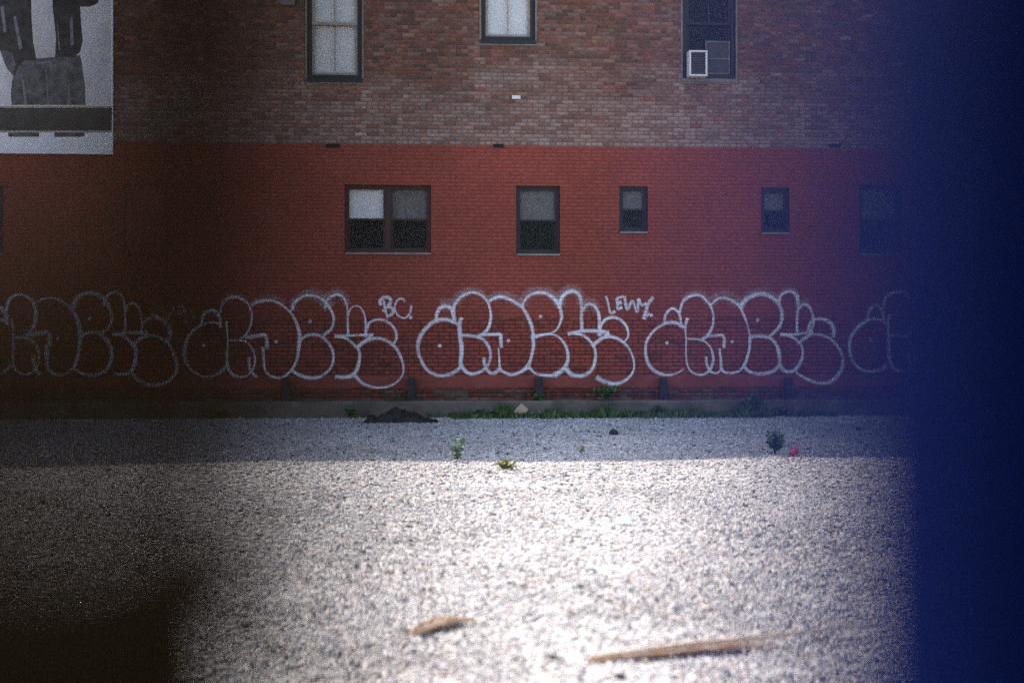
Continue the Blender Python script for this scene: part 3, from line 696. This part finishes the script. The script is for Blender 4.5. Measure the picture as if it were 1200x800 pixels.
weed(711, 0, .36, .25, 20, 'leaf', 'bright green weed sprouting on the ledge under the last bubble letter', .06, on_ledge(711))
weed(632, 0, .17, .13, 9, 'leaf', 'small green weed at the foot of a post stub', .05, on_ledge(632))
weed(880, 487, .5, .3, 34, 'leaf', 'bushy dark green weed growing against the ledge', .06)
weed(766, 487, .27, .2, 16, 'leaf', 'low green weed against the ledge beside a post stub', .05)
weed(412, 489, .28, .14, 12, 'leaf', 'narrow green weed at the ledge near the black plastic sheet', .05)
weed(558, 488, .22, .1, 9, 'leaf', 'slim upright weed before the ledge near the cardboard', .05)
weed(577, 488, .16, .14, 9, 'leaf', 'spreading weed tuft touching the pointed cardboard', .045)
weed(912, 487, .2, .3, 18, 'leaf', 'wide flat weed patch beside the bushy dark weed', .05)
weed(908, 534, .36, .17, 13, 'leaf', 'leafy green weed on gravel by the pink cup', .06)
weed(535, 542, .36, .2, 9, 'leaf', 'sparse thin weed standing on the shaded gravel', .035)
weed(592, 551, .12, .22, 12, 'leaf_yellow', 'low yellowish weed tuft at the edge of the shadow', .045)
weed(682, 534, .2, .04, 3, 'leaf_yellow', 'single thin dry sprig at the edge of the shadow', .025)
weed(740, 487, .14, .22, 14, 'leaf', 'low creeping weed before the ledge between two post stubs', .05)
weed(812, 488, .17, .26, 16, 'leaf', 'broad low weed before the ledge short of the bushy dark weed', .05)
weed(655, 488, .13, .2, 12, 'leaf', 'small creeping weed at the ledge beside the flat cardboard', .045)
weed(264, 489, .2, .25, 12, 'leaf', 'dark weed at the ledge below the first full bubble letters', .05)
def grass():
    random.seed(3); mb = MB()
    for i in range(16000):
        px = random.uniform(500, 980); dens = .5 + .9 * noise.noise(Vector((px * .04, 0, 4))) + (.05 if 540 < px < 900 else -.3)
        if random.random() > dens: continue
        x, _ = on_wall(px, 487, D - .45); y = D - .36 - abs(random.gauss(0, .22)); h_ = random.uniform(.04, .12) * (1 + 2.2 * max(0, noise.noise(Vector((px * .05, 3, 1)))))
        a = random.uniform(0, 6.28); mb.leaf((x, y, gz(x, y)), (x + math.cos(a) * h_ * .6, y + math.sin(a) * h_ * .6, gz(x, y) + h_), .026)
    tag(mb.build('grass', 'grass'), 'ragged strip of green grass along the foot of the ledge', 'grass', kind='stuff')
grass()

# ------------------------------------------------------------ the fence the photographer looks through
fence = empty('slat_fence', (0, 0, 0), -YAW); tag(fence, 'dark weathered wooden slat fence at the edge of the lot', 'fence')
random.seed(11)
def slat(xa, xb, top, y0=.130, y1=.142):
    o = MB(); o.v = [(xa, y0, .04), (xb, y0, .04), (xb, y1, .04), (xa, y1, .04), (xa, y0, top), (xb, y0, top + random.uniform(-.01, .01)), (xb, y1, top), (xa, y1, top)]
    o.f = [(3, 2, 1, 0), (4, 5, 6, 7), (0, 1, 5, 4), (1, 2, 6, 5), (2, 3, 7, 6), (3, 0, 4, 7)]
    o.build('slat', 'slat', fence, bevel=.0015)
for xa, xb in ((-.046, -.0152), (-.106, -.081), (-.19, -.164), (-.30, -.274), (-.41, -.384), (-.47, -.444), (-.60, -.574), (-.73, -.704), (-.86, -.834), (-.99, -.964)):
    slat(xa, xb, random.uniform(1.82, 1.92))
slat(-.0765, -.0505, 1.5665)          # one slat cut short so more light from the poster gets past
for zz in (.4, 1.72): MB().box(-1.1, -.02, .1425, .165, zz, zz + .05).build('rail', 'slat', fence, bevel=.002)
MB().box(-1.18, -1.1, .1, .18, -.02, 2.0).build('post', 'slat', fence, bevel=.004)
bp = empty('fence_post', (0, 0, 0), -YAW); tag(bp, 'square dark blue steel post beside the gap in the fence', 'post')
MB().box(.0276, .095, .115, .165, -.02, 2.1).build('shaft', 'blue', bp, bevel=.003)
MB().box(.0226, .1, .11, .17, 2.1, 2.12).build('cap', 'blue', bp, bevel=.004)
MB().box(.015, .115, .095, .185, -.01, .012).build('base_plate', 'blue', bp)
tp = empty('timber_post', (0, 0, 0), -YAW); tag(tp, 'dark squared timber post standing just inside the fence', 'post')
MB().box(-.112, -.063, .25, .29, -.03, 1.507).build('shaft', 'charred', tp, bevel=.004)
MB().box(-.063, -.028, .255, .265, 1.499, 1.508).build('lath_stub', 'charred', tp, bevel=.001)

# ------------------------------------------------------------ the pavement side, behind the photographer
pv = MB().box(-40, 40, -3.2, -.02, -.02, .012).build('pavement', 'concrete'); tag(pv, 'concrete pavement outside the fence', 'pavement', kind='structure')
rd = MB().poly([(-60, -14, .004), (60, -14, .004), (60, -3.2, .004), (-60, -3.2, .004)]).build('road', 'asphalt'); tag(rd, 'dark asphalt road outside the fence', 'road', kind='structure')
sc_ = empty('added_shade_canopy', (0, 0, 0)); tag(sc_, 'plywood builder\'s canopy over the pavement outside the fence', 'canopy')  # added out of view to keep skylight off the fence's near face
MB().box(-6, 6, -3.1, .06, 2.5, 2.56).build('deck', 'plywood', sc_)
MB().box(-6, 6, -3.14, -3.1, 1.75, 3.3).build('parapet', 'blue', sc_)
for x in (-5.8, -2, 1.9, 5.8): MB().box(x - .04, x + .04, -3.05, -2.97, .0125, 2.5).build('leg', 'rust', sc_)
for x in (-5.8, -2, 1.9, 5.8): MB().box(x - .04, x + .04, -3.05, .05, 2.4, 2.499).build('joist', 'plywood', sc_)
